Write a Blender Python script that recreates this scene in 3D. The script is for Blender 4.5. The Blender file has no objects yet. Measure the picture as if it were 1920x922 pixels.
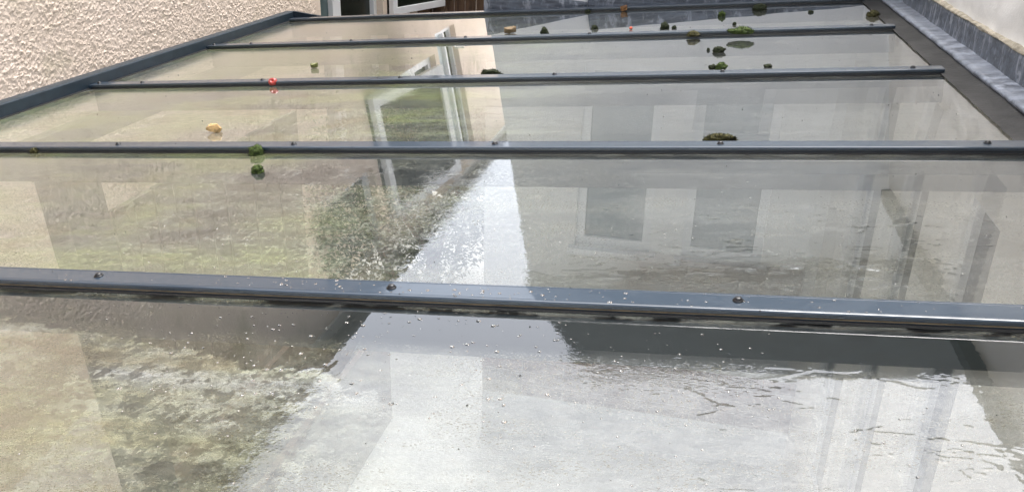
import bpy, bmesh, math, random
import numpy as np
from mathutils import Vector, Matrix, noise as mnoise
random.seed(7)
rng = np.random.default_rng(11)
scene = bpy.context.scene
C = scene.collection

# ------------------------------------------------------------------ camera
T = math.radians(5.2)                 # pitch of the glass roof, falling to the left
CAM = Vector((0, 0, 0.50207))
R_ = Vector((0.97551024, 0.21853063, 0.02498264))
U_ = Vector((-0.10940249, 0.3835323, 0.91702457))
F_ = Vector((-0.19081631, 0.89730003, -0.39804748))
cd = bpy.data.cameras.new('camera'); cam = bpy.data.objects.new('camera', cd); C.objects.link(cam)
cam.matrix_world = Matrix(((R_.x, U_.x, -F_.x, CAM.x), (R_.y, U_.y, -F_.y, CAM.y), (R_.z, U_.z, -F_.z, CAM.z), (0, 0, 0, 1)))
cd.sensor_width = 36.0; cd.lens = 1626 / 1920 * 36.0
cd.clip_start = 0.02; cd.clip_end = 3000
scene.camera = cam
# ------------------------------------------------------------------ sky and sun (overcast)
SUN_EL, SUN_AZ = math.radians(71), math.radians(18)     # azimuth measured from +Y towards +X
world = bpy.data.worlds.new('World'); scene.world = world; world.use_nodes = True
nt = world.node_tree; nt.nodes.clear()
sky = nt.nodes.new('ShaderNodeTexSky'); sky.sky_type = 'NISHITA'; sky.sun_disc = False
sky.sun_elevation = SUN_EL; sky.sun_rotation = SUN_AZ
sky.air_density = 1.0; sky.dust_density = 5.0; sky.ozone_density = 1.0
hs = nt.nodes.new('ShaderNodeHueSaturation'); hs.inputs['Saturation'].default_value = 0.40
bg = nt.nodes.new('ShaderNodeBackground'); bg.inputs['Strength'].default_value = 0.15
wo = nt.nodes.new('ShaderNodeOutputWorld')
nt.links.new(sky.outputs[0], hs.inputs['Color']); nt.links.new(hs.outputs[0], bg.inputs['Color']); nt.links.new(bg.outputs[0], wo.inputs[0])
sd = bpy.data.lights.new('sun', 'SUN'); sd.energy = 1.0; sd.angle = math.radians(30); sd.color = (1, .985, .96)
sun = bpy.data.objects.new('sun', sd); C.objects.link(sun)
sdir = Vector((math.sin(SUN_AZ) * math.cos(SUN_EL), math.cos(SUN_AZ) * math.cos(SUN_EL), math.sin(SUN_EL)))
sun.rotation_euler = sdir.to_track_quat('Z', 'Y').to_euler(); sun.location = sdir * 30
vs = scene.view_settings
vs.view_transform = 'Standard'; vs.look = 'None'; vs.gamma = 1.0; vs.use_curve_mapping = False; vs.exposure = 1.68
scene.cycles.max_bounces = 7; scene.cycles.transparent_max_bounces = 14; scene.cycles.transmission_bounces = 6
scene.cycles.glossy_bounces = 3; scene.cycles.diffuse_bounces = 3
scene.cycles.caustics_reflective = False; scene.cycles.caustics_refractive = False

# ------------------------------------------------------------------ node helpers
class NT:
    def __init__(s, name):
        s.m = bpy.data.materials.new(name); s.m.use_nodes = True
        s.t = s.m.node_tree; s.t.nodes.clear()
        s.out = s.t.nodes.new('ShaderNodeOutputMaterial')
    def n(s, kind, **kw):
        x = s.t.nodes.new('ShaderNode' + kind)
        for k, v in kw.items(): setattr(x, k, v)
        return x
    def put(s, sock, v):
        if isinstance(v, bpy.types.NodeSocket): s.t.links.new(v, sock)
        elif v is not None:
            if hasattr(sock.default_value, '__len__') and not hasattr(v, '__len__'): v = [v] * len(sock.default_value)
            if hasattr(v, '__len__') and len(v) == 3 and len(sock.default_value) == 4: v = (*v, 1)
            sock.default_value = v
    def coord(s, kind='Object'): return s.n('TexCoord').outputs[kind]
    def pos(s): return s.n('NewGeometry').outputs['Position']
    def map(s, vec, scale, loc=(0, 0, 0), rot=(0, 0, 0)):
        m = s.n('Mapping'); s.put(m.inputs[0], vec); m.inputs['Scale'].default_value = scale
        m.inputs['Location'].default_value = loc; m.inputs['Rotation'].default_value = rot
        return m.outputs[0]
    def noise(s, vec, scale, detail=4, rough=.55, dist=0.0, out='Fac'):
        x = s.n('TexNoise'); s.put(x.inputs['Vector'], vec); x.inputs['Scale'].default_value = scale
        x.inputs['Detail'].default_value = detail; x.inputs['Roughness'].default_value = rough; x.inputs['Distortion'].default_value = dist
        return x.outputs[out]
    def voro(s, vec, scale, feature='F1', out='Distance', rnd=1.0):
        x = s.n('TexVoronoi'); x.feature = feature; s.put(x.inputs['Vector'], vec); x.inputs['Scale'].default_value = scale
        x.inputs['Randomness'].default_value = rnd
        return x.outputs[out]
    def math(s, op, a, b=None, c=None, clamp=False):
        x = s.n('Math', operation=op, use_clamp=clamp); s.put(x.inputs[0], a); s.put(x.inputs[1], b); s.put(x.inputs[2], c); return x.outputs[0]
    def ss(s, v, a, b, lo=0.0, hi=1.0):
        x = s.n('MapRange', interpolation_type='SMOOTHSTEP'); s.put(x.inputs[0], v)
        for i, q in enumerate((a, b, lo, hi)): x.inputs[i + 1].default_value = q
        return x.outputs[0]
    def lin(s, v, a, b, lo=0.0, hi=1.0):
        x = s.n('MapRange'); s.put(x.inputs[0], v)
        for i, q in enumerate((a, b, lo, hi)): x.inputs[i + 1].default_value = q
        return x.outputs[0]
    def mixc(s, f, a, b, mode='MIX'):
        x = s.n('Mix', data_type='RGBA', blend_type=mode); s.put(x.inputs[0], f); s.put(x.inputs[6], a); s.put(x.inputs[7], b); return x.outputs[2]
    def sep(s, v):
        x = s.n('SeparateXYZ'); s.put(x.inputs[0], v); return x.outputs
    def bump(s, h, strength=1.0, dist=0.001, normal=None):
        x = s.n('Bump'); s.put(x.inputs['Height'], h); s.put(x.inputs['Strength'], strength); x.inputs['Distance'].default_value = dist
        if normal is not None: s.put(x.inputs['Normal'], normal)
        return x.outputs[0]
    def mixs(s, f, a, b):
        x = s.n('MixShader'); s.put(x.inputs[0], f); s.t.links.new(a, x.inputs[1]); s.t.links.new(b, x.inputs[2]); return x.outputs[0]
    def bsdf(s, col, rough, normal=None, **kw):
        x = s.n('BsdfPrincipled'); s.put(x.inputs['Base Color'], col); s.put(x.inputs['Roughness'], rough)
        if normal is not None: s.put(x.inputs['Normal'], normal)
        for k, v in kw.items(): s.put(x.inputs[k.replace('_', ' ')], v)
        return x.outputs[0]
    def done(s, sh):
        s.t.links.new(sh, s.out.inputs['Surface']); return s.m

def simple(name, col, rough=.6, var=.15, scale=8, bump=.0, bscale=60, **kw):
    k = NT(name); p = k.pos()
    f = k.noise(p, scale, 5)
    dark = tuple(c * (1 - var) for c in col); light = tuple(min(1, c * (1 + var)) for c in col)
    c = k.mixc(k.ss(f, .3, .7), dark, light)
    nrm = k.bump(k.noise(p, bscale, 4), 1.0, bump) if bump else None
    return k.done(k.bsdf(c, rough, nrm, **kw))

# ------------------------------------------------------------------ materials
def mat_wet_glass():
    """fields painted per vertex: R beads, G distortion of the view through, B dirt and painted veil cover, A algae tint"""
    k = NT('wet_glass'); P = k.coord('Object')
    at = k.n('Attribute', attribute_name='wet'); sc = k.n('SeparateColor'); k.put(sc.inputs[0], at.outputs['Color'])
    bead, blur, haze = sc.outputs[0], sc.outputs[1], sc.outputs[2]; alg = at.outputs['Alpha']
    bd = k.voro(k.map(P, (.7, 1.15, 1)), 230, 'F1'); beads = k.ss(bd, .55, .05)
    fine = k.noise(P, 420, 2)
    hb = k.math('MULTIPLY', k.math('ADD', beads, k.math('MULTIPLY', fine, .8)), bead)
    nrm = k.bump(hb, .7, .0007)
    fr = k.n('Fresnel'); fr.inputs['IOR'].default_value = 1.5; k.put(fr.inputs['Normal'], nrm)
    F = k.math('MULTIPLY', fr.outputs[0], 1.65, clamp=True)
    gl = k.n('BsdfGlossy'); gl.inputs['Color'].default_value = (.98, .985, 1, 1)
    k.put(gl.inputs['Roughness'], k.math('MULTIPLY_ADD', bead, .05, k.math('MULTIPLY_ADD', k.math('POWER', alg, 4.0), .04, k.ss(k.sep(P)[0], -1.0, -1.55, .002, .12)))); k.put(gl.inputs['Normal'], nrm)
    tr = k.n('BsdfTransparent'); tr.inputs['Color'].default_value = (.965, .985, .97, 1)
    rf = k.n('BsdfRefraction'); rf.inputs['Color'].default_value = (.97, .985, .975, 1); rf.inputs['IOR'].default_value = 1.10
    k.put(rf.inputs['Roughness'], k.math('MULTIPLY', blur, .13)); k.put(rf.inputs['Normal'], nrm)
    through = k.mixs(k.math('MULTIPLY', k.ss(blur, 0, .3), .36), tr.outputs[0], rf.outputs[0])
    dn = k.noise(k.map(P, (1, 2.0, 1)), 34, 5, .7)
    dcol = k.mixc(alg, (.35, .365, .35), (.24, .275, .14))
    dcol = k.mixc(k.ss(dn, .5, .68), dcol, k.mixc(alg, (.24, .24, .22), (.15, .15, .08)))
    brn = k.math('MULTIPLY', k.ss(k.noise(k.map(P, (1, 1.6, 1), (2, 5, 0)), 5.0, 4, .6), .52, .68), alg)
    dcol = k.mixc(k.math('MULTIPLY', brn, .75), dcol, (.13, .095, .055))
    a = k.math('MULTIPLY', haze, k.lin(dn, .34, .66, .45, 1.8))
    clus = k.ss(k.noise(k.map(P, (1, 1.9, 1), (7, 1, 0)), 6.5, 4, .65), .36, .60)
    gr = k.math('MULTIPLY', k.ss(k.noise(k.map(P, (.8, 1.7, 1), (7, 1, 0)), 300, 2, .6), .55, .60), k.math('MULTIPLY', clus, k.ss(haze, .008, .05)))
    a = k.math('ADD', a, k.math('MULTIPLY', gr, k.math('MULTIPLY_ADD', alg, .25, .70)))
    dcol = k.mixc(k.math('MULTIPLY', k.ss(k.sep(P)[1], 1.0, .85), alg), dcol, k.mixc(brn, (.15, .14, .085), (.075, .048, .028)))
    dcol = k.mixc(gr, dcol, (.085, .078, .048))
    df = k.n('BsdfDiffuse'); k.put(df.inputs['Color'], dcol)
    body = k.mixs(k.math('MINIMUM', a, .95), through, df.outputs[0])
    return k.done(k.mixs(F, body, gl.outputs[0]))

def mat_under_glass():
    k = NT('glass_underside'); tr = k.n('BsdfTransparent'); tr.inputs['Color'].default_value = (.97, .985, .975, 1)
    return k.done(tr.outputs[0])

def mat_water():
    k = NT('water'); g = k.n('BsdfGlass'); g.inputs['IOR'].default_value = 1.33; g.inputs['Roughness'].default_value = 0
    return k.done(g.outputs[0])

def mat_anthracite():
    k = NT('wet_anthracite_paint'); P = k.pos()
    c = k.mixc(k.ss(k.noise(k.map(P, (2, 7, 7)), 1, 3), .3, .7), (.015, .028, .045), (.020, .035, .054))
    sp = k.ss(k.noise(P, 130, 4, .7), .66, .74)
    c = k.mixc(k.math('MULTIPLY', sp, .6), c, (.012, .014, .012))
    film = k.ss(k.noise(k.map(P, (1, 2, 1)), 16, 6, .6, .4), .49, .51)
    h = k.math('ADD', k.math('MULTIPLY', film, .6), k.math('MULTIPLY', k.ss(k.voro(P, 120), .4, .1), k.ss(k.noise(P, 9, 3), .5, .6)))
    nrm = k.bump(h, .05, .0005)
    return k.done(k.bsdf(c, k.math('MULTIPLY_ADD', film, -.06, .36), nrm, Specular_IOR_Level=.4, Coat_Weight=.8, Coat_Roughness=.03, Coat_Normal=nrm))

def mat_lead(name, col, streak=.5):
    k = NT(name); P = k.pos()
    a = k.noise(k.map(P, (9, 26, 60)), 1, 6, .65); b = k.noise(P, 14, 6, .65)
    v = k.ss(k.noise(k.map(P, (28, 28, 11)), 1, 7, .72, .8), .5, .64)
    c = k.mixc(k.ss(a, .3, .72), tuple(q * .55 for q in col), tuple(min(1, q * 1.5) for q in col))
    c = k.mixc(k.math('MULTIPLY', v, streak), c, (.46, .48, .53))
    c = k.mixc(k.ss(b, .6, .75), c, tuple(q * .45 for q in col))
    nrm = k.bump(k.math('ADD', b, k.math('MULTIPLY', k.noise(P, 120, 4), .25)), .8, .004)
    return k.done(k.bsdf(c, k.lin(a, .2, .8, .28, .6), nrm, Metallic=.35))

def mat_render(name, col, stain=.15, bscale=150, bd=.0015):
    k = NT(name); P = k.pos()
    a = k.noise(P, 2.2, 6, .6); b = k.noise(k.map(P, (14, 14, 3)), 1, 5, .6)
    c = k.mixc(k.ss(a, .3, .75), col, tuple(q * (1 - stain) for q in col))
    c = k.mixc(k.math('MULTIPLY', k.ss(b, .55, .75), .35), c, tuple(q * .72 for q in col))
    f = k.noise(P, bscale, 5, .6)
    nrm = k.bump(k.math('ADD', f, k.math('MULTIPLY', k.noise(P, 14, 3), 1.2)), .8, bd)
    return k.done(k.bsdf(c, .85, nrm))

def mat_pebbledash():
    k = NT('pebbledash'); P = k.pos()
    a = k.noise(k.map(P, (1, .9, 1.3)), 2.4, 6, .62); sm = k.noise(P, 55, 4, .6)
    c = k.mixc(k.ss(a, .32, .72), (.82, .69, .58), (.72, .60, .49))
    c = k.mixc(k.ss(k.noise(k.map(P, (1, 1, 1), (4, 0, 2)), 3.3, 5, .65), .55, .75), c, (.56, .49, .37))
    c = k.mixc(k.math('MULTIPLY', k.ss(sm, .55, .72), .35), c, (.44, .36, .29))
    nrm = k.bump(k.noise(P, 60, 5, .6), .8, .007)
    return k.done(k.bsdf(c, .95, nrm, Specular_IOR_Level=.1))

def mat_wood(name, c0, c1, axis=2):
    k = NT(name); P = k.pos()
    sc = [28, 28, 28]; sc[axis] = 2.5
    g = k.noise(k.map(P, sc), 1, 6, .65, .4)
    c = k.mixc(k.ss(g, .3, .72), c0, c1)
    c = k.mixc(k.ss(k.noise(P, 5, 4), .55, .75), c, tuple(q * .5 for q in c0))
    return k.done(k.bsdf(c, .8, k.bump(g, .7, .004)))

def mat_moss(name, c0, c1):
    k = NT(name); P = k.coord('Object')
    g = k.noise(P, 260, 4); h = k.noise(P, 60, 3)
    c = k.mixc(k.ss(g, .35, .65), c0, c1)
    c = k.mixc(k.ss(h, .55, .72), c, tuple(q * .35 for q in c0))
    return k.done(k.bsdf(c, .85, k.bump(g, 1, .002), Specular_IOR_Level=.3))

M = dict(
    glass=mat_wet_glass(), under=mat_under_glass(), water=mat_water(), metal=mat_anthracite(),
    trim=simple('dark_navy_trim_paint', (.016, .026, .036), .42, .15, 30, Specular_IOR_Level=.3),
    rafter=simple('grey_rafter_paint', (.028, .040, .044), .45, .1),
    black=simple('black_rubber', (.012, .012, .013), .5, .2, 20),
    screw=simple('dark_screw_head', (.006, .006, .007), .38, .2, 80),
    tan=simple('tan_sealant', (.15, .115, .07), .7, .3, 40),
    lead_top=mat_lead('weathered_sky_lit_lead', (.22, .24, .28), .28), lead=mat_lead('streaked_lead', (.115, .13, .155), .6),  # apron tone lightened for the sky it reflects, upstand kept darker
    tray=simple('dark_grey_valley_lining', (.030, .029, .028), .6, .35, 9, .002, 90, Specular_IOR_Level=.2),
    mortar=simple('sandy_mortar', (.42, .37, .28), .95, .3, 30, .006, 120),
    cream=mat_render('cream_masonry_paint', (.86, .83, .77), .07),
    white=mat_render('off_white_render', (.84, .84, .82), .10),
    upvc=simple('white_window_frame', (.80, .81, .82), .35, .04, 3),
    pebble=mat_pebbledash(),
    dark_glass=simple('dark_glass_unlit_room', (.012, .016, .012), .25, .2, 2, Specular_IOR_Level=.12),  # near-black also paints the unlit room behind open lights
    teal_glass=simple('blue_green_window_glass', (.10, .15, .155), .12, .15, 5),
    pale_board=simple('pale_blue_grey_board', (.50, .56, .58), .5, .06, 4),
    gate=mat_wood('brown_gate_timber', (.075, .043, .026), (.17, .10, .06)),
    gate_x=mat_wood('brown_gate_rail_timber', (.09, .055, .035), (.19, .12, .075), 0),
    fence=mat_wood('weathered_fence_timber', (.13, .135, .09), (.21, .21, .145)),
    shrub_leaf=simple('shrub_leaf', (.035, .050, .016), .5, .3, 9), shrub_leaf_pale=simple('shrub_leaf_pale', (.075, .095, .030), .5, .3, 9),
    soil=simple('dark_brown_soil', (.035, .022, .014), .95, .5, 24, .02, 40),
    brown=simple('brown_planter_timber', (.10, .055, .032), .7, .35, 12, .002, 60),
    brick=simple('brown_brick', (.17, .075, .04), .85, .3, 14, .003, 90),
    concrete=mat_render('pale_concrete', (.60, .60, .59), .14, 60, .003),
    slate=simple('grey_roof_slate', (.028, .036, .040), .85, .3, 5, .004, 20, Specular_IOR_Level=.05),
    gutter=simple('black_gutter_plastic', (.02, .02, .022), .35, .1),
    moss=mat_moss('bright_moss', (.024, .042, .008), (.068, .098, .020)),
    moss_dark=mat_moss('dark_moss', (.010, .014, .006), (.030, .038, .014)),
    moss_olive=mat_moss('olive_moss', (.026, .026, .008), (.075, .066, .020)),
    stone=simple('tan_stone_chip', (.46, .30, .13), .8, .45, 90, .002, 200),
    leaf=simple('dry_tan_leaf', (.22, .155, .085), .7, .25, 120),
    orange=simple('orange_brown_leaf', (.20, .095, .035), .6, .3, 120),
    red=simple('red_berry_skin', (.36, .03, .02), .3, .3, 100, Coat_Weight=.4),
    pip=simple('orange_red_berry', (.55, .07, .02), .35, .2, 100),
    yleaf=simple('yellow_green_leaf', (.13, .135, .03), .6, .25, 120),
    speck=simple('dark_grit', (.018, .016, .012), .8, .3, 100),
    twig=simple('pale_twig', (.62, .62, .58), .7, .1, 60),
)

# ------------------------------------------------------------------ mesh helpers
class MB:
    def __init__(s): s.v = []; s.f = []; s.mi = []
    def quad(s, a, b, c, d, mi=0):
        i = len(s.v); s.v += [tuple(a), tuple(b), tuple(c), tuple(d)]; s.f.append((i, i + 1, i + 2, i + 3)); s.mi.append(mi)
    def box(s, x0, x1, y0, y1, z0, z1, mi=0):
        i = len(s.v)
        s.v += [(x, y, z) for z in (z0, z1) for y in (y0, y1) for x in (x0, x1)]
        for q in ((0, 2, 3, 1), (4, 5, 7, 6), (0, 1, 5, 4), (2, 6, 7, 3), (0, 4, 6, 2), (1, 3, 7, 5)):
            s.f.append(tuple(i + k for k in q)); s.mi.append(mi)
    def bar(s, a, b, w, h, up=(0, 0, 1)):
        a = Vector(a); b = Vector(b); d = (b - a).normalized(); sd = d.cross(Vector(up)).normalized(); u = sd.cross(d)
        i = len(s.v)
        for p in (a, b):
            for q, r in ((-1, -1), (1, -1), (1, 1), (-1, 1)): s.v.append(tuple(p + sd * q * w / 2 + u * r * h / 2))
        for q in ((0, 3, 2, 1), (4, 5, 6, 7), (0, 1, 5, 4), (1, 2, 6, 5), (2, 3, 7, 6), (3, 0, 4, 7)): s.f.append(tuple(i + k for k in q)); s.mi.append(0)
    def extrude(s, prof, x0, x1, axis='x'):
        """closed profile [(a,b)...] extruded along x (a=y,b=z) or along y (a=x,b=z)"""
        n = len(prof); i = len(s.v)
        for xx in (x0, x1):
            for a, b in prof: s.v.append((xx, a, b) if axis == 'x' else (a, xx, b))
        for k in range(n):
            s.f.append((i + k, i + (k + 1) % n, i + n + (k + 1) % n, i + n + k)); s.mi.append(0)
        s.f.append(tuple(i + k for k in range(n))[::-1]); s.f.append(tuple(i + n + k for k in range(n))); s.mi += [0, 0]
    def build(s, name, mats, parent=None, smooth=False, bevel=0.0):
        me = bpy.data.meshes.new(name); me.from_pydata(s.v, [], s.f)
        mats = mats if isinstance(mats, (list, tuple)) else [mats]
        for m in mats: me.materials.append(m)
        me.polygons.foreach_set('material_index', s.mi)
        if smooth: me.polygons.foreach_set('use_smooth', [True] * len(s.f))
        bm = bmesh.new(); bm.from_mesh(me); bmesh.ops.recalc_face_normals(bm, faces=bm.faces)
        if bevel: bmesh.ops.bevel(bm, geom=list(bm.edges), offset=bevel, segments=2, affect='EDGES', profile=.6)
        bm.to_mesh(me); bm.free(); me.update()
        return link(name, me, parent)
def link(name, me, parent=None):
    o = bpy.data.objects.new(name, me); C.objects.link(o)
    if parent: o.parent = parent
    return o
def tag(o, label=None, cat=None, group=None, kind=None):
    if label: o['label'] = label
    if cat: o['category'] = cat
    if group: o['group'] = group
    if kind: o['kind'] = kind
    return o
def empty(name, label, cat, loc=(0, 0, 0), rot=(0, 0, 0), group=None):
    o = bpy.data.objects.new(name, None); C.objects.link(o); o.location = loc; o.rotation_euler = rot; o.empty_display_size = .05
    return tag(o, label, cat, group)
def wall_sheet(mb, org, au, av, an, u0, u1, v0, v1, holes, depth):
    """face with openings: org + u*au + v*av, outward normal an; reveals go back by depth"""
    P = lambda u, v, d=0: tuple(Vector(org) + Vector(au) * u + Vector(av) * v - Vector(an) * d)
    us = sorted({u0, u1, *[h[0] for h in holes], *[h[1] for h in holes]}); vs_ = sorted({v0, v1, *[h[2] for h in holes], *[h[3] for h in holes]})
    for a, b in zip(us, us[1:]):
        for c, d in zip(vs_, vs_[1:]):
            m, n = (a + b) / 2, (c + d) / 2
            if any(h[0] < m < h[1] and h[2] < n < h[3] for h in holes): continue
            mb.quad(P(a, c), P(b, c), P(b, d), P(a, d))
    for h in holes:
        if len(h) > 4: continue
        a, b, c, d = h
        mb.quad(P(a, c), P(b, c), P(b, c, depth), P(a, c, depth)); mb.quad(P(a, d), P(b, d), P(b, d, depth), P(a, d, depth))
        mb.quad(P(a, c), P(a, d), P(a, d, depth), P(a, c, depth)); mb.quad(P(b, c), P(b, d), P(b, d, depth), P(b, c, depth))
er = Vector((math.cos(T), 0, math.sin(T))); en = Vector((-math.sin(T), 0, math.cos(T)))
def loc(u, v, w=0): return er * u + Vector((0, v, 0)) + en * w       # roof coordinates -> world
def px_roof(px, py, w=0.0):                                           # photograph pixel -> point on the glass
    r = R_ * (px - 960) + U_ * (461 - py) + F_ * 1626
    t = (w - CAM.dot(en)) / r.dot(en); p = CAM + r * t
    return p.dot(er), p.y

FLOOR = -2.3
# ------------------------------------------------------------------ ground
mb = MB(); mb.quad((-400, -400, FLOOR), (400, -400, FLOOR), (400, 400, FLOOR), (-400, 400, FLOOR))
tag(mb.build('ground', M['concrete']), kind='structure')

# ------------------------------------------------------------------ neighbouring pebbledash house (left)
XW = -2.4
hl = empty('pebbledash_house', 'cream pebbledash house wall with white windows rising beyond the dark roof trim', 'house', (XW, 3, FLOOR))
def H(mb_, name, mat, parent, **kw):
    o = mb_.build(name, mat, parent, **kw); o.matrix_parent_inverse = Matrix.Translation(-Vector((XW, 3, FLOOR))); return o
EAVE = 1.68
DENSE = (1.2, 5.20, -.60, .90)
wins = [(5.25, 6.36, -1.6, -.10), (6.45, 7.13, -1.3, -.05), (5.56, 7.20, .55, 1.52), (7.30, 7.90, .40, 1.60), (4.45, 5.45, 1.02, 1.60)]
mb = MB()
wall_sheet(mb, (XW, 0, 0), (0, 1, 0), (0, 0, 1), (1, 0, 0), -3.0, 9.5, FLOOR, EAVE, wins + [DENSE + ('solid',)], .12)
mb.quad((XW, 9.5, FLOOR), (XW - 4, 9.5, FLOOR), (XW - 4, 9.5, EAVE), (XW, 9.5, EAVE))
mb.quad((XW, -3, FLOOR), (XW - 4, -3, FLOOR), (XW - 4, -3, EAVE), (XW, -3, EAVE))
mb.quad((XW - .121, -3, FLOOR), (XW - .121, 9.5, FLOOR), (XW - .121, 9.5, EAVE), (XW - .121, -3, EAVE))
# coarse pebbledash: real lumps where the photograph shows them
st = .0047; ny = int((DENSE[1] - DENSE[0]) / st); nz_ = int((DENSE[3] - DENSE[2]) / st)
def fft_noise(n, m, wl, step, seed, aniso=1.0):
    g = np.random.default_rng(seed).standard_normal((n, m)); fy = np.fft.fftfreq(n, step)[:, None]; fz = np.fft.fftfreq(m, step)[None, :]
    fr = np.sqrt(fy ** 2 * aniso + fz ** 2) * wl; q = np.fft.ifft2(np.fft.fft2(g) * np.exp(-(fr - 1) ** 2 * 3.2)).real
    return q / q.std()
def rough_noise(n, m, step, seed, lo, hi, beta):
    g = np.random.default_rng(seed).standard_normal((n, m)); f = np.sqrt(np.fft.fftfreq(n, step)[:, None] ** 2 * 1.25 + np.fft.fftfreq(m, step)[None, :] ** 2)
    q = np.fft.ifft2(np.fft.fft2(g) * (f > 1 / lo) * np.exp(-(f * hi) ** 2) / np.maximum(f, 1) ** beta).real; return q / q.std()
a1 = rough_noise(ny + 1, nz_ + 1, st, 1, .09, .009, .7); a2 = rough_noise(ny + 1, nz_ + 1, st, 2, .05, .010, .2); a3 = fft_noise(ny + 1, nz_ + 1, .3, st, 3)
hgt = np.maximum(a1, -.9) * .0010 + np.maximum(a2, -.2) ** 1 * .0008 * (1 + .5 * a3)
yy = np.linspace(DENSE[0], DENSE[1], ny + 1)[:, None]; zz = np.linspace(DENSE[2], DENSE[3], nz_ + 1)[None, :]
edge = np.clip(np.minimum(np.minimum(yy - DENSE[0], DENSE[1] - yy), np.minimum(zz - DENSE[2], DENSE[3] - zz)) / .02, 0, 1)
hgt = hgt * edge
i0 = len(mb.v)
mb.v += [(XW + float(hgt[i, j]), float(yy[i, 0]), float(zz[0, j])) for i in range(ny + 1) for j in range(nz_ + 1)]
for i in range(ny):
    for j in range(nz_):
        q = i0 + i * (nz_ + 1) + j; mb.f.append((q, q + nz_ + 1, q + nz_ + 2, q + 1)); mb.mi.append(0)
H(mb, 'wall', M['pebble'], hl)
mb = MB(); mb.extrude([(XW - .3, EAVE), (XW + .02, EAVE), (XW + .02, EAVE + .10), (XW - .3, EAVE + .10)], -3.0, 9.5, 'y'); H(mb, 'fascia', M['upvc'], hl)
mb = MB()
pr = [(XW + .022 + .055 + .055 * math.cos(a), EAVE + .09 + .055 * math.sin(a)) for a in np.linspace(math.pi, 2 * math.pi, 9)]
pr += [(x_ + (-.004 if x_ > XW + .077 else .004), z_ + .003) for x_, z_ in reversed(pr)]
mb.extrude(pr, -3.0, 9.5, 'y'); H(mb, 'gutter', M['gutter'], hl)
mb = MB(); mb.extrude([(XW + .06, EAVE + .102), (XW - 4, EAVE + 2.0), (XW - 4.2, EAVE + 1.9), (XW - .2, EAVE + .101)], -3.1, 9.6, 'y'); H(mb, 'roof', M['slate'], hl)
def win_frame(parent, y0, y1, z0, z1, mull=(), name='window', pane='dark_glass', fw=.055, x=XW - .05, panes=None):
    """frame in the x = const plane with mullions; panes list gives a material per light"""
    mb = MB(); d = .06
    mb.box(x - d, x, y0, y1, z0, z0 + fw); mb.box(x - d, x, y0, y1, z1 - fw, z1)
    mb.box(x - d, x - .001, y0, y0 + fw, z0 + fw, z1 - fw); mb.box(x - d, x - .001, y1 - fw, y1, z0 + fw, z1 - fw)
    for m0, m1 in mull: mb.box(x - d, x - .001, m0, m1, z0 + fw, z1 - fw)
    w = H(mb, name, M['upvc'], parent)
    ed = [y0 + fw] + [q for m in mull for q in m] + [y1 - fw]
    for k in range(0, len(ed), 2):
        pm = panes[k // 2] if panes else pane
        if pm is None: continue
        mb = MB(); mb.box(x - d + .015, x - d + .025, ed[k], ed[k + 1], z0 + fw, z1 - fw); o = H(mb, 'pane', M[pm], parent); o.parent = w; o.matrix_parent_inverse = Matrix()
    return w
win_frame(hl, *wins[0][:2], *wins[0][2:], mull=[(5.555, 5.685)], panes=['teal_glass', 'dark_glass'])
w2 = win_frame(hl, *wins[1][:2], *wins[1][2:], panes=['dark_glass'])
w3 = win_frame(hl, *wins[2][:2], *wins[2][2:], mull=[(6.06, 6.145), (6.68, 6.77)], panes=['dark_glass', 'dark_glass', 'dark_glass'], fw=.07)
w4 = win_frame(hl, *wins[3][:2], *wins[3][2:], mull=[(7.66, 7.70)], panes=['pale_board', 'dark_glass'], fw=.04)
win_frame(hl, *wins[4][:2], *wins[4][2:], panes=['dark_glass'], fw=.04)
# casement standing ajar beside the open light
def sash(parent, hinge, length, z0, z1, ang, bw=.05):
    mb = MB(); d = .045
    mb.box(0, d, 0, length, z0, z0 + bw); mb.box(0, d, 0, length, z1 - bw, z1)
    mb.box(.001, d - .001, 0, bw, z0 + bw, z1 - bw); mb.box(.001, d - .001, length - bw, length, z0 + bw, z1 - bw)
    gl_ = MB(); gl_.box(.015, .025, bw, length - bw, z0 + bw, z1 - bw)
    out = []
    for b_, nm, mt in ((mb, 'sash', 'upvc'), (gl_, 'pane', 'dark_glass')):
        Mt = Matrix.Translation(hinge) @ Matrix.Rotation(-ang, 4, 'Z')
        b_.v = [tuple(Mt @ Vector(v)) for v in b_.v]
        o = H(b_, nm, M[mt], hl); o.parent = parent; o.matrix_parent_inverse = Matrix()
sash(w2, (XW + .005, 6.48, 0), .66, -.55, .0, math.radians(20))
sash(w3, (XW + .005, 5.60, 0), 1.12, .57, 1.46, math.radians(9), .075)

# ------------------------------------------------------------------ garden gate between the houses
gt = empty('wooden_gate', 'brown timber gate with diagonal brace beside the white windows', 'gate', (-1.5, 7.25, FLOOR))
GI = Matrix.Translation(-Vector((-1.5, 7.25, FLOOR)))
def G(mb_, name, mat): o = mb_.build(name, mat, gt); o.matrix_parent_inverse = GI; return o
gx = -2.38; k_ = 0
while gx < -.98:
    w_ = .095; mb = MB(); mb.box(gx, gx + w_ - .006, 7.25, 7.27 + .004 * (k_ % 2), FLOOR + .05, .06 + .012 * math.sin(k_ * 2.1)); G(mb, 'plank', M['gate']); gx += w_; k_ += 1
for z_ in (-.46, -1.3, -2.0):
    mb = MB(); mb.box(-2.37, -1.0, 7.215, 7.248, z_, z_ + .10); G(mb, 'rail', M['gate_x'])
mb = MB(); mb.bar((-1.75, 7.22, -.62), (-1.30, 7.22, -.25), .033, .09, (0, 1, 0)); G(mb, 'brace', M['gate_x'])
mb = MB(); mb.bar((-2.12, 7.22, -.9), (-2.25, 7.22, -.2), .033, .08, (0, 1, 0)); G(mb, 'brace', M['gate_x'])
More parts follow.
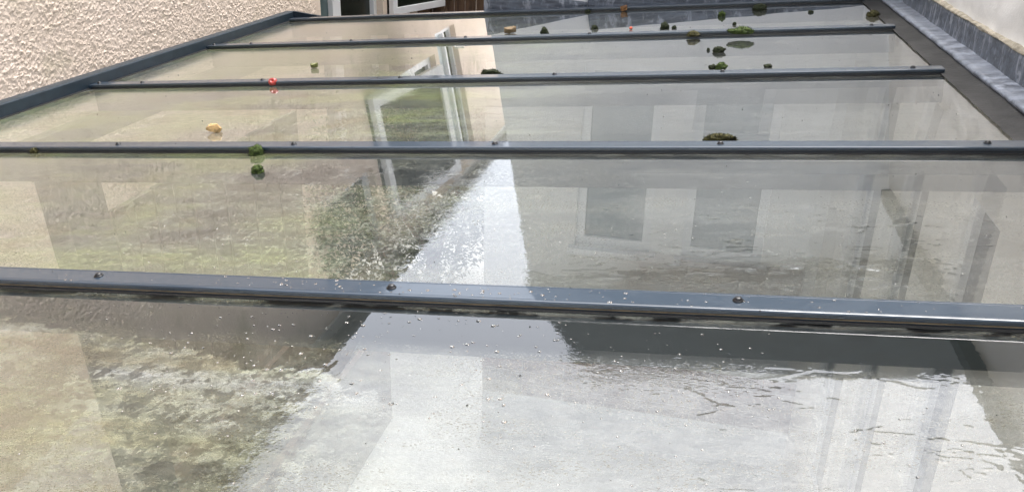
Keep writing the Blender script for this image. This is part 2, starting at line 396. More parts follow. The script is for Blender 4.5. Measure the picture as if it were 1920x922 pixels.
mb = MB(); mb.box(-2.39, -2.30, 7.15, 7.212, FLOOR, .09); G(mb, 'post', M['gate_x'])

# ------------------------------------------------------------------ rear extension across the far end
YF = 3.865
ext = empty('rear_extension', 'off white rendered extension wall with grey lead flashing behind the far roof edge', 'building', (0, YF, FLOOR))
EI = Matrix.Translation(-Vector((0, YF, FLOOR)))
def Ex(mb_, name, mat, parent=None, **kw): o = mb_.build(name, mat, parent or ext, **kw); o.matrix_parent_inverse = EI; return o
XE, ETOP = -.965, 1.22
ew = [(-.51, -.15, -1.17, -.28), (.0, .37, -1.17, -.28)]
mb = MB()
wall_sheet(mb, (0, YF, 0), (1, 0, 0), (0, 0, 1), (0, -1, 0), XE, .85, FLOOR, ETOP, ew, .10)
mb.quad((XE, YF, FLOOR), (XE, YF + 5, FLOOR), (XE, YF + 5, ETOP), (XE, YF, ETOP))
mb.quad((.70, YF + .1, FLOOR), (XE + .1, YF + .1, FLOOR), (XE + .1, YF + .1, ETOP), (.70, YF + .1, ETOP))
mb.quad((4, YF + 5, FLOOR), (XE, YF + 5, FLOOR), (XE, YF + 5, ETOP), (4, YF + 5, ETOP))
mb.quad((4, YF + 5, FLOOR), (4, YF + .4, FLOOR), (4, YF + .4, ETOP), (4, YF + 5, ETOP))
Ex(mb, 'wall', M['white'])
mb = MB(); mb.extrude([(YF - .05, ETOP + .005), (YF - .05, ETOP + .05), (YF + 1.30, ETOP + 1.36), (YF + 5.05, ETOP + .06), (YF + 5.05, ETOP + .005)], XE - .015, 4.04); Ex(mb, 'roof', M['slate'])
for a, b, c, d in ew:
    mb = MB(); fw = .04; y0, y1 = YF + .03, YF + .08
    mb.box(a, b, y0, y1, c, c + fw); mb.box(a, b, y0, y1, d - fw, d); mb.box(a, a + fw, y0 + .001, y1, c + fw, d - fw); mb.box(b - fw, b, y0 + .001, y1, c + fw, d - fw)
    w_ = Ex(mb, 'window', M['upvc'])
    mb = MB(); mb.box(a + fw, b - fw, y0 + .02, y0 + .03, c + fw, d - fw); o = Ex(mb, 'pane', M['teal_glass']); o.parent = w_; o.matrix_parent_inverse = Matrix()
    mb = MB(); mb.box(a - .03, b + .03, YF - .04, YF + .03, c - .03, c - .001); o = Ex(mb, 'sill', M['upvc']); o.parent = w_; o.matrix_parent_inverse = Matrix()
# brick plinth course at the foot of the wall
bx_ = MB(); bx_.box(0, .215, -.008, .03, 0, .067); src = Ex(bx_, 'brick', M['brick']); src.location = (XE, YF, -1.99)
for r in range(4):
    for c in range(8):
        if r == 0 and c == 0: continue
        o = src.copy(); C.objects.link(o); o.location = (XE + c * .22 - (.11 if r % 2 and c else 0), YF, -1.99 + .072 * (r - 1) - .0 * r)
mb = MB(); mb.box(XE + .002, .62, YF - .003, YF + .02, -2.07, -1.775); Ex(mb, 'mortar_bed', M['mortar'])
# lead flashing against the far wall (two stepped lengths)
def flash(x0, x1, zl, zr, zb0, zb1, name='lead_flashing', seed=0):
    mb = MB(); n = 40
    for i in range(n):
        xs = [x0 + (x1 - x0) * (i + k) / n for k in (0, 1)]
        def zt(x): t_ = (x - x0) / (x1 - x0); return zl + (zr - zl) * t_ + .004 * mnoise.noise((x * 9, seed, 0))
        def zb(x): t_ = (x - x0) / (x1 - x0); return zb0 + (zb1 - zb0) * t_
        def yv(x, q): return YF - .014 - .004 * mnoise.noise((x * 14, q * 3, seed))
        for q0, q1 in ((0, .5), (.5, 1)):
            pt = lambda x, q: (x, yv(x, q), zb(x) + (zt(x) - zb(x)) * q)
            mb.quad(pt(xs[0], q0), pt(xs[1], q0), pt(xs[1], q1), pt(xs[0], q1))
        mb.quad((xs[0], yv(xs[0], 1), zt(xs[0])), (xs[1], yv(xs[1], 1), zt(xs[1])), (xs[1], YF + .01, zt(xs[1]) + .004), (xs[0], YF + .01, zt(xs[0]) + .004))
        mb.quad((xs[0], yv(xs[0], 0), zb(xs[0])), (xs[1], yv(xs[1], 0), zb(xs[1])), (xs[1], YF - .045, zb(xs[1]) - .004), (xs[0], YF - .045, zb(xs[0]) - .004))
    return Ex(mb, name, M['lead'], smooth=True)
flash(XE - .012, -.515, .012, -.022, -.083, -.042, seed=1)
flash(-.513, .66, .045, .085, -.040, .066, seed=2)

# ------------------------------------------------------------------ cream house wall on the right with its lead work
hr = empty('cream_house', 'cream painted house wall above the streaked lead flashing', 'house', (.70, 1.5, FLOOR))
RI = Matrix.Translation(-Vector((.70, 1.5, FLOOR)))
def Rr(mb_, name, mat, parent=None, **kw): o = mb_.build(name, mat, parent or hr, **kw); o.matrix_parent_inverse = RI; return o
XR = .708
ow = [(1.80, 2.10, -1.15, -.14), (2.36, 2.66, -1.9, -.14), (2.90, 3.30, -1.9, -.14)]
mb = MB()
wall_sheet(mb, (.625, 0, 0), (0, 1, 0), (0, 0, 1), (-1, 0, 0), -3.0, YF, FLOOR, .045, ow, .10)
mb.quad((.745, -3, FLOOR), (.745, YF, FLOOR), (.745, YF, .045), (.745, -3, .045))
mb.quad((.625, -3, .045), (.625, YF, .045), (XR, YF, .045), (XR, -3, .045))
mb.quad((.625, -3, FLOOR), (4, -3, FLOOR), (4, -3, .86), (.71, -3, .86))
Rr(mb, 'lower_wall', M['cream'])
# uneven painted masonry above the flashing
mb = MB(); sx = .02; nyw = int((YF + 3.0) / sx); zl = [.045 + .02 * i for i in range(20)] + [.5, .62, .74, .86]
def wx(y, z): return XR + .006 * mnoise.noise((y * 7, z * 9, 1.7)) + .005 * mnoise.noise((y * 23, z * 25, 4)) + (.004 if (mnoise.noise((math.floor(y / .23) * 1.3, math.floor(z / .075) * 2.1, 9)) > .1) else 0)
gridv = [[(wx(-3 + i * sx, z), -3 + i * sx, z) for z in zl] for i in range(nyw + 1)]
i0 = len(mb.v)
for row in gridv: mb.v += row
for i in range(nyw):
    for j in range(len(zl) - 1):
        q = i0 + i * len(zl) + j; mb.f.append((q, q + 1, q + len(zl) + 1, q + len(zl))); mb.mi.append(0)
Rr(mb, 'wall', M['cream'], smooth=True)
mb = MB(); mb.extrude([(.67, .862), (.67, .91), (4.2, 3.6), (4.2, .862)], -3.05, YF - .06, 'y'); Rr(mb, 'roof', M['slate'])  # unseen; low eave and dark pitch shaped to darken the near pane's reflection
for a, b, c, d in ow:
    mb = MB(); fw = .035; x0, x1 = .655, .70
    mb.box(x0, x1, a, b, c, c + fw); mb.box(x0, x1, a, b, d - fw, d); mb.box(x0 + .001, x1, a, a + fw, c + fw, d - fw); mb.box(x0 + .001, x1, b - fw, b, c + fw, d - fw)
    w_ = Rr(mb, 'window', M['upvc'])
    mb = MB(); mb.box(x0 + .02, x0 + .03, a + fw, b - fw, c + fw, d - fw); o = Rr(mb, 'pane', M['dark_glass']); o.parent = w_; o.matrix_parent_inverse = Matrix()
# lead apron and upstand: rippled sheet
def lead_strip(name, prof, mat, y0, y1, amp, seed, step=.03):
    """prof: list of (x,z); swept along y with dressed-lead ripples"""
    mb = MB(); n = int((y1 - y0) / step); m = len(prof)
    for i in range(n + 1):
        y = y0 + (y1 - y0) * i / n
        for k, (x, z) in enumerate(prof):
            dx = amp * mnoise.noise((y * 8, k * .6, seed)) + amp * .5 * mnoise.noise((y * 24, k * .9, seed + 3)); dz = amp * mnoise.noise((y * 7, k * .7, seed + 8))
            mb.v.append((x + dx, y, z + dz))
    for i in range(n):
        for k in range(m - 1):
            q = i * m + k; mb.f.append((q, q + 1, q + m + 1, q + m)); mb.mi.append(0)
    return Rr(mb, name, mat, smooth=True)
lead_strip('lead_apron', [(.660, .066), (.652, .068), (.648, .075), (.652, .081), (.667, .082), (.684, .0845), (.703, .0875)], M['lead_top'], -3.0, YF, .0028, 2.0)
lead_strip('lead_upstand', [(.7005, .0855), (.702, .100), (.701, .118), (.7015, .136), (.702, .150), (.714, .153)], M['lead'], -3.0, YF, .0022, 5.0)
lead_strip('mortar_fillet', [(.700, .149), (.697, .151), (.699, .155), (.704, .158), (.716, .160)], M['mortar'], -3.0, YF, .0045, 9.0, .012)

# ------------------------------------------------------------------ the glass roof
roof = empty('glass_roof', 'wet glass lean-to roof with dark grey glazing bars between two houses', 'glass roof', (0, 0, 0), (0, -T, 0))
PITCH, V0, CW = .698, .972, .045
UL, UR = -1.891, .604
edges = [V0 + PITCH * k for k in range(-3, 5)]          # near edge of each bar; the last closes the roof
HC = .0138
screw_me = None
def make_screw():
    mb = MB(); seg = 14
    prof = [(.0068, .0), (.0068, .0012), (.0052, .0014), (.0050, .0030), (.0040, .0044), (.0022, .0051)]
    for r, z in prof:
        for k in range(seg): a = 2 * math.pi * k / seg; mb.v.append((r * math.cos(a), r * math.sin(a), z))
    for j in range(len(prof) - 1):
        for k in range(seg): mb.f.append((j * seg + k, j * seg + (k + 1) % seg, (j + 1) * seg + (k + 1) % seg, (j + 1) * seg + k)); mb.mi.append(0)
    mb.f.append(tuple((len(prof) - 1) * seg + k for k in range(seg))); mb.mi.append(0)
    o = mb.build('screw', M['screw'], None, smooth=True); me = o.data; bpy.data.objects.remove(o); return me
screw_me = make_screw()
US = [.531, .055, -.400, -.856, -1.300, -1.715]
def cap_profile(v):
    return [(v + .0015, .0005), (v, .001), (v, .0045), (v + .0016, .0050), (v + .0016, .0064), (v, .0069), (v - .0006, .0118), (v + .0006, HC - .0004), (v + .002, HC),
            (v + .004, HC), (v + .0044, HC - .0004), (v + .0052, HC - .0004), (v + .0056, HC),
            (v + CW - .0056, HC), (v + CW - .0052, HC - .0004), (v + CW - .0044, HC - .0004), (v + CW - .004, HC), (v + CW - .002, HC), (v + CW - .0006, HC - .0004), (v + CW + .0006, .0118), (v + CW, .0069), (v + CW, .001), (v + CW - .0015, .0005)]
for k, v in enumerate(edges):
    last = k == len(edges) - 1
    mb = MB(); mb.extrude(cap_profile(v), UL + .004, UR - .002); bar = mb.build('glazing_bar', M['metal'], roof)
    mb = MB(); mb.box(UL + .01, UR, v - .002, v + CW + .002, -.072, -.0075); mb.build('rafter', M['rafter'], bar, bevel=.002)
    for vv in (v - .0032, v + CW):
        mb = MB(); mb.box(UL + .006, UR - .004, vv, vv + .0032, .0004, .0034); mb.build('gasket', M['black'], bar)
    mb = MB(); mb.box(UL + .006, UR - .006, v - .0008, v + .0012, .0050, .0064); mb.build('sealant_line', M['tan'] if k == 3 else M['black'], bar)
    if not last:
        mb = MB(); mb.extrude([(v + .002, -.001), (v + CW - .002, -.001), (v + CW - .002, HC - .002), (v + .002, HC - .002)], UL - .008, UL + .0038); mb.build('end_plate', M['metal'], bar)
        for u in US + ([-1.873] if k >= 5 else []):
            if k == 6 and abs(u - .062) < .01: continue
            o = link('screw', screw_me, bar); o.location = (u + (.021 if k == 3 else 0) + random.uniform(-.003, .003), v + CW * .52 + random.uniform(-.002, .002), HC); o.rotation_euler = (0, 0, random.random())
            o.parent = bar
# panes: the wet upper surface is a fine mesh whose water, dirt and veil fields are worked out here
def sst(x, a, b): t_ = np.clip((x - a) / (b - a), 0, 1); return t_ * t_ * (3 - 2 * t_)
def frac(shape, step, lo, beta, seed, ax=1.0, ay=1.0):
    """random field with 1/f**beta spectrum; ax, ay stretch it; lo = longest wavelength"""
    g = np.random.default_rng(seed).standard_normal(shape); fy = np.fft.fftfreq(shape[0], step)[:, None] * ay; fx = np.fft.fftfreq(shape[1], step)[None, :] * ax
    f = np.sqrt(fx ** 2 + fy ** 2); q = np.fft.ifft2(np.fft.fft2(g) * (1 / np.maximum(f, 1 / lo)) ** beta * (f > 0)).real
    return (q - q.mean()) / q.std()
def boxm(U, V, u0, u1, v0, v1, e=.1): return sst(U, u0 - e, u0 + e) * sst(-U, -u1 - e, -u1 + e) * sst(V, v0 - e * .6, v0 + e * .6) * sst(-V, -v1 - e * .6, -v1 + e * .6)
def pane_fields(U, V, step, seed, va, vb_):
    sh = U.shape
    big = frac(sh, step, .5, 1.6, seed); mid = frac(sh, step, .12, 1.3, seed + 1); stk = frac(sh, step, .3, 1.4, seed + 2, 5.0, .8)
    front = sst(-V, -1.75, -1.0)
    edgepts = [px_roof(x_, y_) for x_, y_ in ((-200, 585), (0, 600), (200, 626), (330, 655), (450, 682), (600, 697), (650, 722), (760, 770))]
    eu = np.array([q[0] for q in edgepts]); ev = np.array([q[1] for q in edgepts])
    vb = np.interp(U, eu, ev); sm = frac(sh, step, .05, 1.5, seed + 5)
    strip = sst(V - vb + .006 * sm, -.002, .004) * (V < .98)                    # smooth water held against the near bar
    left = sst(-U, .0, .95); lowedge = sst(-U, 1.0, 1.9)
    blot = frac(sh, step, .05, 1.25, seed + 12, 1.0, 1.0)
    film = sst(blot + .7 * big - .1, -.10, .10)
    patch = np.where(V < .98, boxm(U, V, -2, -.32, .2, .86, .12), 0) * (1 - strip)   # blotchy corner of the near pane
    speck = boxm(U, V, -1.0, -.28, 1.02, 1.60, .16) * sst(mid + .6 * big, -1.3, .4)
    bead = .05 * speck
    bead = np.maximum(bead, .02 * boxm(U, V, -1.25, -.5, 1.65, 2.35, .2) * sst(mid, -.6, .8))
    bead = np.maximum(bead, .10 * boxm(U, V, -.14, .10, .80, .97, .04))
    bead = np.maximum(bead, .05 * front * sst(big, .2, 1.2) * (1 - strip))
    bead = np.maximum(bead, .05 * patch * (1 - film))
    bead = np.maximum(bead, (.004 + .010 * sst(-V, -2.0, -1.2)) * sst(mid + big, -1.2, .6))
    blur = np.maximum(boxm(U, V, -.02, .8, .2, 1.69, .14), .55 * boxm(U, V, -.02, .8, 1.69, 2.36, .1)) * (.75 + .25 * sst(stk, -1, 1))
    blur = np.maximum(blur, .35 * patch); blur = np.maximum(blur, .30 * sst(-V, -.9, -.8))
    alg = np.clip(left * (.74 + .22 * big + .2 * stk), 0, 1)
    
    haze = .022 + (.19 + .12 * sst(V, 1.5, 1.9)) * alg + .05 * sst(stk, -.3, 1.6) + .10 * lowedge
    haze = haze + patch * (.34 * (1 - film) * (.5 + .5 * sst(blot, -1.5, 0)) + .02 + .10 * sst(frac(sh, step, .2, 1.5, seed + 15), -.3, 1.2)) + .30 * speck * sst(frac(sh, step, .012, 1.0, seed + 9, .8, 1.2), .3, 1.1)
    haze = haze * (1 - .75 * strip) + .10 * sst(frac(sh, step, .06, 1.2, seed + 7), 1.5, 2.6) * (1 - front * .3)
    haze = haze + np.where(V < .98, .15 * sst(-V, -.88, -.80) * sst(U, -.7, -.3) * (.6 + .4 * sst(mid, -1, 1)), 0)  # pale veil at the near centre stands in for reflected sky
    haze = haze * (1 - .92 * sst(V, .855, .885) * (V < .98) * sst(U, -1.2, -.2))
    haze = haze + .10 * 1.4 * boxm(U, V, -.95, -.3, 1.75, 3.4, .15) * (.5 + .5 * sst(stk, -1, 1))  # veil added to make the reflected window frames look fainter
    silt = (np.exp(-np.maximum(vb_ - V, 0) / .007) + .6 * np.exp(-np.maximum(V - va, 0) / .005)) * sst(frac(sh, step, .1, 1.4, seed + 11, 2, 1), -.9, 1.2)
    haze = np.clip(haze + .5 * silt + .35 * np.exp(-(U - UL) / .03) * sst(mid, -1, 1), 0, .85); alg = np.maximum(alg, .5 * silt)
    # water relief in metres
    riv = np.exp(-(frac(sh, step, .06, 2.2, seed + 3, 3.2, .9) / .10) ** 2)
    rz = np.maximum(boxm(U, V, -.16, .56, 1.03, 1.42, .08), boxm(U, V, -.06, .46, .58, .90, .08)) * sst(frac(sh, step, .15, 1.6, seed + 4, 1.5, 1), -.2, .6)
    h = .0005 * riv * rz + .00004 * patch * film + .0002 * strip * (1 - sst(V - vb + .006 * sm, .004, .02) * .6)
    cont = frac(sh, step, .11, 1.7, seed + 13, 1.5, 1.0); line = np.exp(-(cont / .045) ** 2) * sst(frac(sh, step, .2, 1.7, seed + 14), .0, 1.0)
    line = line * np.where(V < .98, 1 - strip * (U < -.35), .6 * sst(-V, -1.5, -1.1)) * (1 - .6 * sst(V, .86, .9) * (V < .98))
    h = h + .00016 * line * (1 - .85 * patch) + .00004 * patch * np.exp(-(blot + .7 * big - .1) ** 2 / .03)
    calm = 1 - .9 * sst(V, .84, .88) * (V < .98)
    bead = bead * (1 - .7 * sst(V, .84, .88) * (V < .98))
    h = h * np.where((U > -.2) & (V < .98), calm, 1) + np.where(V < .98, .00006 * calm * (1 - .8 * patch), .00002) * front * sst(mid, .0, .25) * (1 - strip) * (1 - patch) + np.where(V < .98, .000022 * calm * (1 - .5 * patch), .000008) * front * frac(sh, step, .07, 2.2, seed + 6, 1.6, 1) + .000006 * frac(sh, step, .2, 2.6, seed + 8, 2, 1)
    return bead, blur, haze, alg, h
for pi_, (a, b) in enumerate(zip(edges, edges[1:])):
    step = (.012, .012, .0019, .0027, .0055, .0075, .009)[pi_]
    x0, x1, y0, y1 = UL, UR, a + CW - .006, b + .006
    nu, nv = int((x1 - x0) / step), int((y1 - y0) / step)
    us, vv = np.linspace(x0, x1, nu + 1), np.linspace(y0, y1, nv + 1); V, U = np.meshgrid(vv, us, indexing='ij')
    bead, blur, haze, alg, h = pane_fields(U, V, step, 100 + 20 * pi_, a + CW, b)
    top = np.stack([U, V, np.maximum(h, -.0004)], -1).reshape(-1, 3)
    under = np.array([(x0, y0, -.006), (x1, y0, -.006), (x1, y1, -.006), (x0, y1, -.006)]); nt_ = len(top)
    ii, jj = np.meshgrid(np.arange(nv), np.arange(nu), indexing='ij'); q = (ii * (nu + 1) + jj).ravel()
    quads = np.concatenate([np.stack([q, q + 1, q + nu + 2, q + nu + 1], 1), np.array([(nt_ + 3, nt_ + 2, nt_ + 1, nt_)])])
    me = bpy.data.meshes.new('glass_pane'); me.vertices.add(nt_ + 4); me.vertices.foreach_set('co', np.concatenate([top, under]).ravel())
    me.loops.add(quads.size); me.loops.foreach_set('vertex_index', quads.ravel()); me.polygons.add(len(quads))
    me.polygons.foreach_set('loop_start', np.arange(0, quads.size, 4)); me.polygons.foreach_set('use_smooth', np.ones(len(quads), bool))
    mi = np.zeros(len(quads), np.int32); mi[-1] = 1; me.polygons.foreach_set('material_index', mi); me.update(calc_edges=True)
    at = me.attributes.new('wet', 'FLOAT_COLOR', 'POINT'); col = np.zeros((nt_ + 4, 4), np.float32)
    col[:nt_] = np.stack([bead, blur, np.clip(haze, 0, .9), alg], -1).reshape(-1, 4); at.data.foreach_set('color', col.ravel())
    me.materials.append(M['glass']); me.materials.append(M['under']); link('glass_pane', me, roof)
# left trim: black gap, dark upstand with a lighter rolled top edge, mitred return at the far end
mb = MB(); mb.box(UL - .014, UL - .001, edges[0], edges[-1] + .06, -.012, .002); mb.build('edge_gasket', M['black'], roof)
mb = MB(); mb.extrude([(UL - .012, .0022), (UL - .0125, .034), (UL - .0145, .037), (UL - .020, .0385), (UL - .055, .0385), (UL - .055, .030), (UL - .024, .030), (UL - .024, .0022)], edges[0], edges[-1] + .098, 'y')
mb.build('side_trim', M['trim'], roof)
mb = MB(); mb.extrude([(UL - .0118, .0022), (UL + .12, .0022), (UL + .12, .012), (UL - .0118, .038)], edges[-1] + .0835, edges[-1] + .0975, 'y'); mb.build('trim_return', M['trim'], roof)
# eaves beam and posts below the left edge
mb = MB(); mb.box(UL + .005, UL + .055, edges[0], edges[-1] + .045, -.135, -.0725); mb.build('eaves_beam', M['rafter'], roof)
for v_ in (2.08, -.4):
    mb = MB(); mb.box(-1.93, -1.85, v_, v_ + .18, FLOOR + .2, -.14); o = mb.build('post', M['rafter'], roof)
# valley lining between glass and lead
mb = MB()
prof = [(UR - .012, .0035), (UR + .006, .0045), (UR + .030, .004), (UR + .052, .010), (UR + .062, .012)]
n = 220; y0, y1 = edges[0], edges[-1] + .05
for i in range(n + 1):
    y = y0 + (y1 - y0) * i / n
    for q, (u, w) in enumerate(prof):
        mb.v.append((u + (.0022 * mnoise.noise((y * 12, 2, 0)) + .0018 * mnoise.noise((y * 40, 2, 5)) if q == 0 else 0), y, w + (.0022 * mnoise.noise((y * 9, q * .8, 3)) if q else 0)))
for i in range(n):
    for q in range(len(prof) - 1): a = i * len(prof) + q; mb.f.append((a, a + 1, a + len(prof) + 1, a + len(prof))); mb.mi.append(0)
mb.build('valley_lining', M['tray'], roof, smooth=True)
mb = MB(); mb.box(UL, UR, edges[-1] + CW + .001, edges[-1] + CW + .03, -.005, .010); mb.build('end_trim', M['metal'], roof)

# ------------------------------------------------------------------ below the glass: fence, planter
fe = empty('boundary_fence', 'pale weathered plank fence seen through the left of the glass', 'fence', (-1.93, 3.0, FLOOR))
y = 2.30; k_ = 0
while y < 3.80:
    mb = MB(); mb.box(-.012 + .004 * (k_ % 2), .008 + .004 * (k_ % 2), y - 3.0, y + .112 - 3.0, .02, -.61 - FLOOR + .004 * math.sin(k_ * 3)); mb.build('plank', M['fence'], fe); y += .12; k_ += 1
for z_ in (.4, 1.3):
    mb = MB(); mb.box(-.05, -.0125, -.7, .80, z_, z_ + .08); mb.build('rail', M['fence'], fe)
pl = empty('planter', 'dark brown timber planter of soil below the left of the glass', 'planter', (-1.66, 3.05, FLOOR))
for a, b, c, d in ((-.2, .2, -.75, -.72), (-.2, .2, .72, .75), (-.2, -.17, -.72, .72), (.17, .2, -.72, .72)):
    mb = MB(); mb.box(a, b, c, d, 0, .62); mb.build('side_board', M['brown'], pl)
mb = MB(); n, m = 24, 50
for i in range(n + 1):
    for j in range(m + 1):
        x_ = -.168 + .336 * i / n; y_ = -.718 + 1.436 * j / m; mb.v.append((x_, y_, .54 + .05 * mnoise.noise((x_ * 9, y_ * 9, 0)) + .03 * mnoise.noise((x_ * 30, y_ * 30, 3))))
for i in range(n):
    for j in range(m): q = i * (m + 1) + j; mb.f.append((q, q + m + 1, q + m + 2, q + 1)); mb.mi.append(0)
mb.build('soil', M['soil'], pl, smooth=True)

# dark foliage growing in the passage beyond the fence
sh_ = empty('shrub', 'dark green leafy shrub seen through the glass beyond the fence', 'shrub', (-1.7, 5.0, FLOOR))
r_ = random.Random(31); mb = MB()
for k in range(9):
    p = Vector((r_.uniform(-.15, .15), r_.uniform(-.3, .3), 0)); q = Vector((r_.uniform(-.5, .5), r_.uniform(-.9, .9), r_.uniform(.9, 1.45)))
    m_ = (p + q) / 2 + Vector((r_.uniform(-.1, .1), r_.uniform(-.1, .1), .1)); mb.bar(p, m_, .03, .03, (0, 1, .1)); mb.bar(m_, q, .018, .018, (0, 1, .1))
mb.build('stem', M['brown'], sh_)
mb = MB()
for k in range(16000):
    while True:
        d = Vector((r_.uniform(-1, 1), r_.uniform(-1, 1), r_.uniform(-1, 1)))
        if .45 < d.length < 1: break
    p = Vector((d.x * .60, d.y * 1.15, .95 + d.z * .72)) * (1 + .12 * mnoise.noise(d * 3))
    if p.z < .05: continue
    a = Vector((r_.gauss(0, 1), r_.gauss(0, 1), r_.gauss(0, .6))).normalized() * r_.uniform(.012, .026); b = a.orthogonal().normalized() * a.length * r_.uniform(.25, .4)
    mb.quad(p - a, p + b, p + a, p - b, 0 if r_.random() < .6 else 1)
mb.build('crown', [M['shrub_leaf'], M['shrub_leaf_pale']], sh_)

# ------------------------------------------------------------------ debris lying on the roof
RQ = (0, -T, 0)
def blob_mesh(name, sx, sy, sz, mats, seed, tufts=160, sub=4, lump=.35):
    """uneven clump resting on z=0 with small leafy tufts standing out of it"""
    r_ = random.Random(seed); bm = bmesh.new(); bmesh.ops.create_icosphere(bm, subdivisions=sub, radius=1)
    for v in bm.verts:
        p = v.co.copy(); q = 1 + lump * mnoise.noise(p * 1.6 + Vector((seed * 3.1, 0, 0))) + lump * .55 * mnoise.noise(p * 4.2 + Vector((0, seed * 2.3, 0))) + lump * .3 * mnoise.noise(p * 10 + Vector((0, 0, seed)))
        p = p * q; p.z = p.z if p.z > -.35 else -.35 + (p.z + .35) * .1
        v.co = Vector((p.x * sx, p.y * sy, (p.z + .36) * sz))
    for f in bm.faces: f.smooth = True
    bm.verts.ensure_lookup_table(); bm.normal_update()
    vs2 = [(v.co.copy(), v.normal.copy()) for v in bm.verts if v.co.z > sz * .05]
    s = (sx + sy) / 2
    for _ in range(tufts):
        p, nn = r_.choice(vs2); d = (nn + Vector((r_.uniform(-.6, .6), r_.uniform(-.6, .6), r_.uniform(-.1, .7)))).normalized()
        l = s * r_.uniform(.10, .24); sd_ = d.orthogonal().normalized() * s * r_.uniform(.03, .06); s2 = d.cross(sd_)
        a = [bm.verts.new(p - nn * s * .03 + q) for q in (sd_, -sd_ * .5 + s2 * .8, -sd_ * .5 - s2 * .8)]; t_ = bm.verts.new(p + d * l)
        for i in range(3): f = bm.faces.new((a[i], a[(i + 1) % 3], t_)); f.material_index = 1 if r_.random() < .5 else 0
    me = bpy.data.meshes.new(name); bm.to_mesh(me); bm.free()
    for m in mats: me.materials.append(m)
    return me
def place(name, me, px, py, label, cat, w=0.0, rz=0.0, group=None):
    u, v = px_roof(px, py, w); o = link(name, me); o.matrix_world = Matrix.Translation(loc(u, v, w)) @ Matrix.Rotation(-T, 4, 'Y') @ Matrix.Rotation(rz, 4, 'Z')
    return tag(o, label, cat, group)
def mpp(px, py): u, v = px_roof(px, py); return (loc(u, v) - CAM).length / 1626     # metres per photo pixel there
def moss(px, py, wpx, hpx, label, kind='moss', w=0.0, seed=0, deep=.8, tufts=160):
    """px,py = foot of the clump in the photograph, wpx = its width, hpx = its height there"""
    s = mpp(px, py); sx = wpx * s / 2 / 1.12; sz = hpx * s / 1.5
    second = {'moss': 'moss_dark', 'moss_dark': 'moss_olive', 'moss_olive': 'moss_dark'}[kind]
    return place('moss_clump', blob_mesh('moss_clump', sx, sx * deep, sz, [M[kind], M[second]], seed, tufts), px, py - 1, label, 'moss', w, random.uniform(-.3, .3))
moss(481, 290, 32, 17, 'bright green moss tuft leaning on the bar above a rounder moss tuft', 'moss', seed=1, tufts=320)
moss(484, 324, 27, 14, 'round green moss tuft alone on the glass below a glazing bar', 'moss', seed=2, tufts=260)
moss(67, 287, 19, 10, 'small dark olive moss lump against the bar near the pebbledash wall', 'moss_olive', seed=3)
moss(921, 143, 46, 12, 'wide dark moss mound behind the bar over the reflected white window', 'moss_dark', seed=4, deep=.35, tufts=260)
moss(1350, 265, 60, 14, 'long olive brown moss mound behind the bar beside a screw head', 'moss_olive', seed=5, deep=.3, tufts=300)
moss(1352, 131, 22, 13, 'bright green moss ball touching a darker lump behind the bar', 'moss', seed=6)
moss(1336, 131, 15, 9, 'dark moss lump touching a bright green moss ball', 'moss_dark', seed=7)
moss(1439, 128, 15, 7, 'small dark moss lump behind the bar right of the green moss ball', 'moss_dark', seed=8)
moss(1348, 99, 21, 11, 'dark ragged moss clump in the middle of a pane with a crumb beside', 'moss_dark', seed=9)
moss(1390, 64, 45, 11, 'wide bright green moss patch sitting on top of a glazing bar', 'moss', w=HC, seed=10, deep=.5, tufts=260)
moss(1300, 69, 25, 9, 'brown black moss lump hanging over a bar beside the wide green patch', 'moss_olive', w=.006, seed=11)
moss(1021, 65, 16, 13, 'upright black moss lump beside the tan leaf flake', 'moss_dark', seed=12)
moss(1115, 56, 14, 8, 'low dark pointed moss lump between the leaf flake and the orange berry', 'moss_dark', seed=13)
moss(1246, 56, 16, 13, 'tall dark rounded moss lump with a small one next to it', 'moss_dark', seed=14)
moss(1264, 55, 9, 6, 'small dark moss lump next to a taller rounded one', 'moss_dark', seed=15, tufts=80)
moss(1353, 32, 14, 10, 'dark green moss ball in the farthest pane', 'moss', seed=16)
moss(1425, 20, 27, 11, 'ragged dark green moss clump close to the far lead flashing', 'moss_dark', seed=17)
moss(1377, 48, 8, 5, 'tiny dark moss crumb below the moss in the farthest pane', 'moss_dark', seed=18, tufts=60)
moss(1520, 25, 10, 4, 'flat dark moss crumb in the far pane left of the brown clump', 'moss_dark', seed=19, tufts=60)
moss(1637, 32, 22, 10, 'orange brown moss clump at the corner by the valley lining', 'moss_olive', seed=20)
moss(1328, 96, 6, 5, 'dark moss crumb beside the ragged clump in mid pane', 'moss_dark', seed=21, tufts=40)
moss(1056, 23, 8, 4, 'dark green crumb against the far trim', 'moss_dark', seed=22, tufts=40)
moss(1102, 24, 12, 5, 'black crumb with a white fleck against the far trim', 'moss_dark', seed=23, tufts=40)

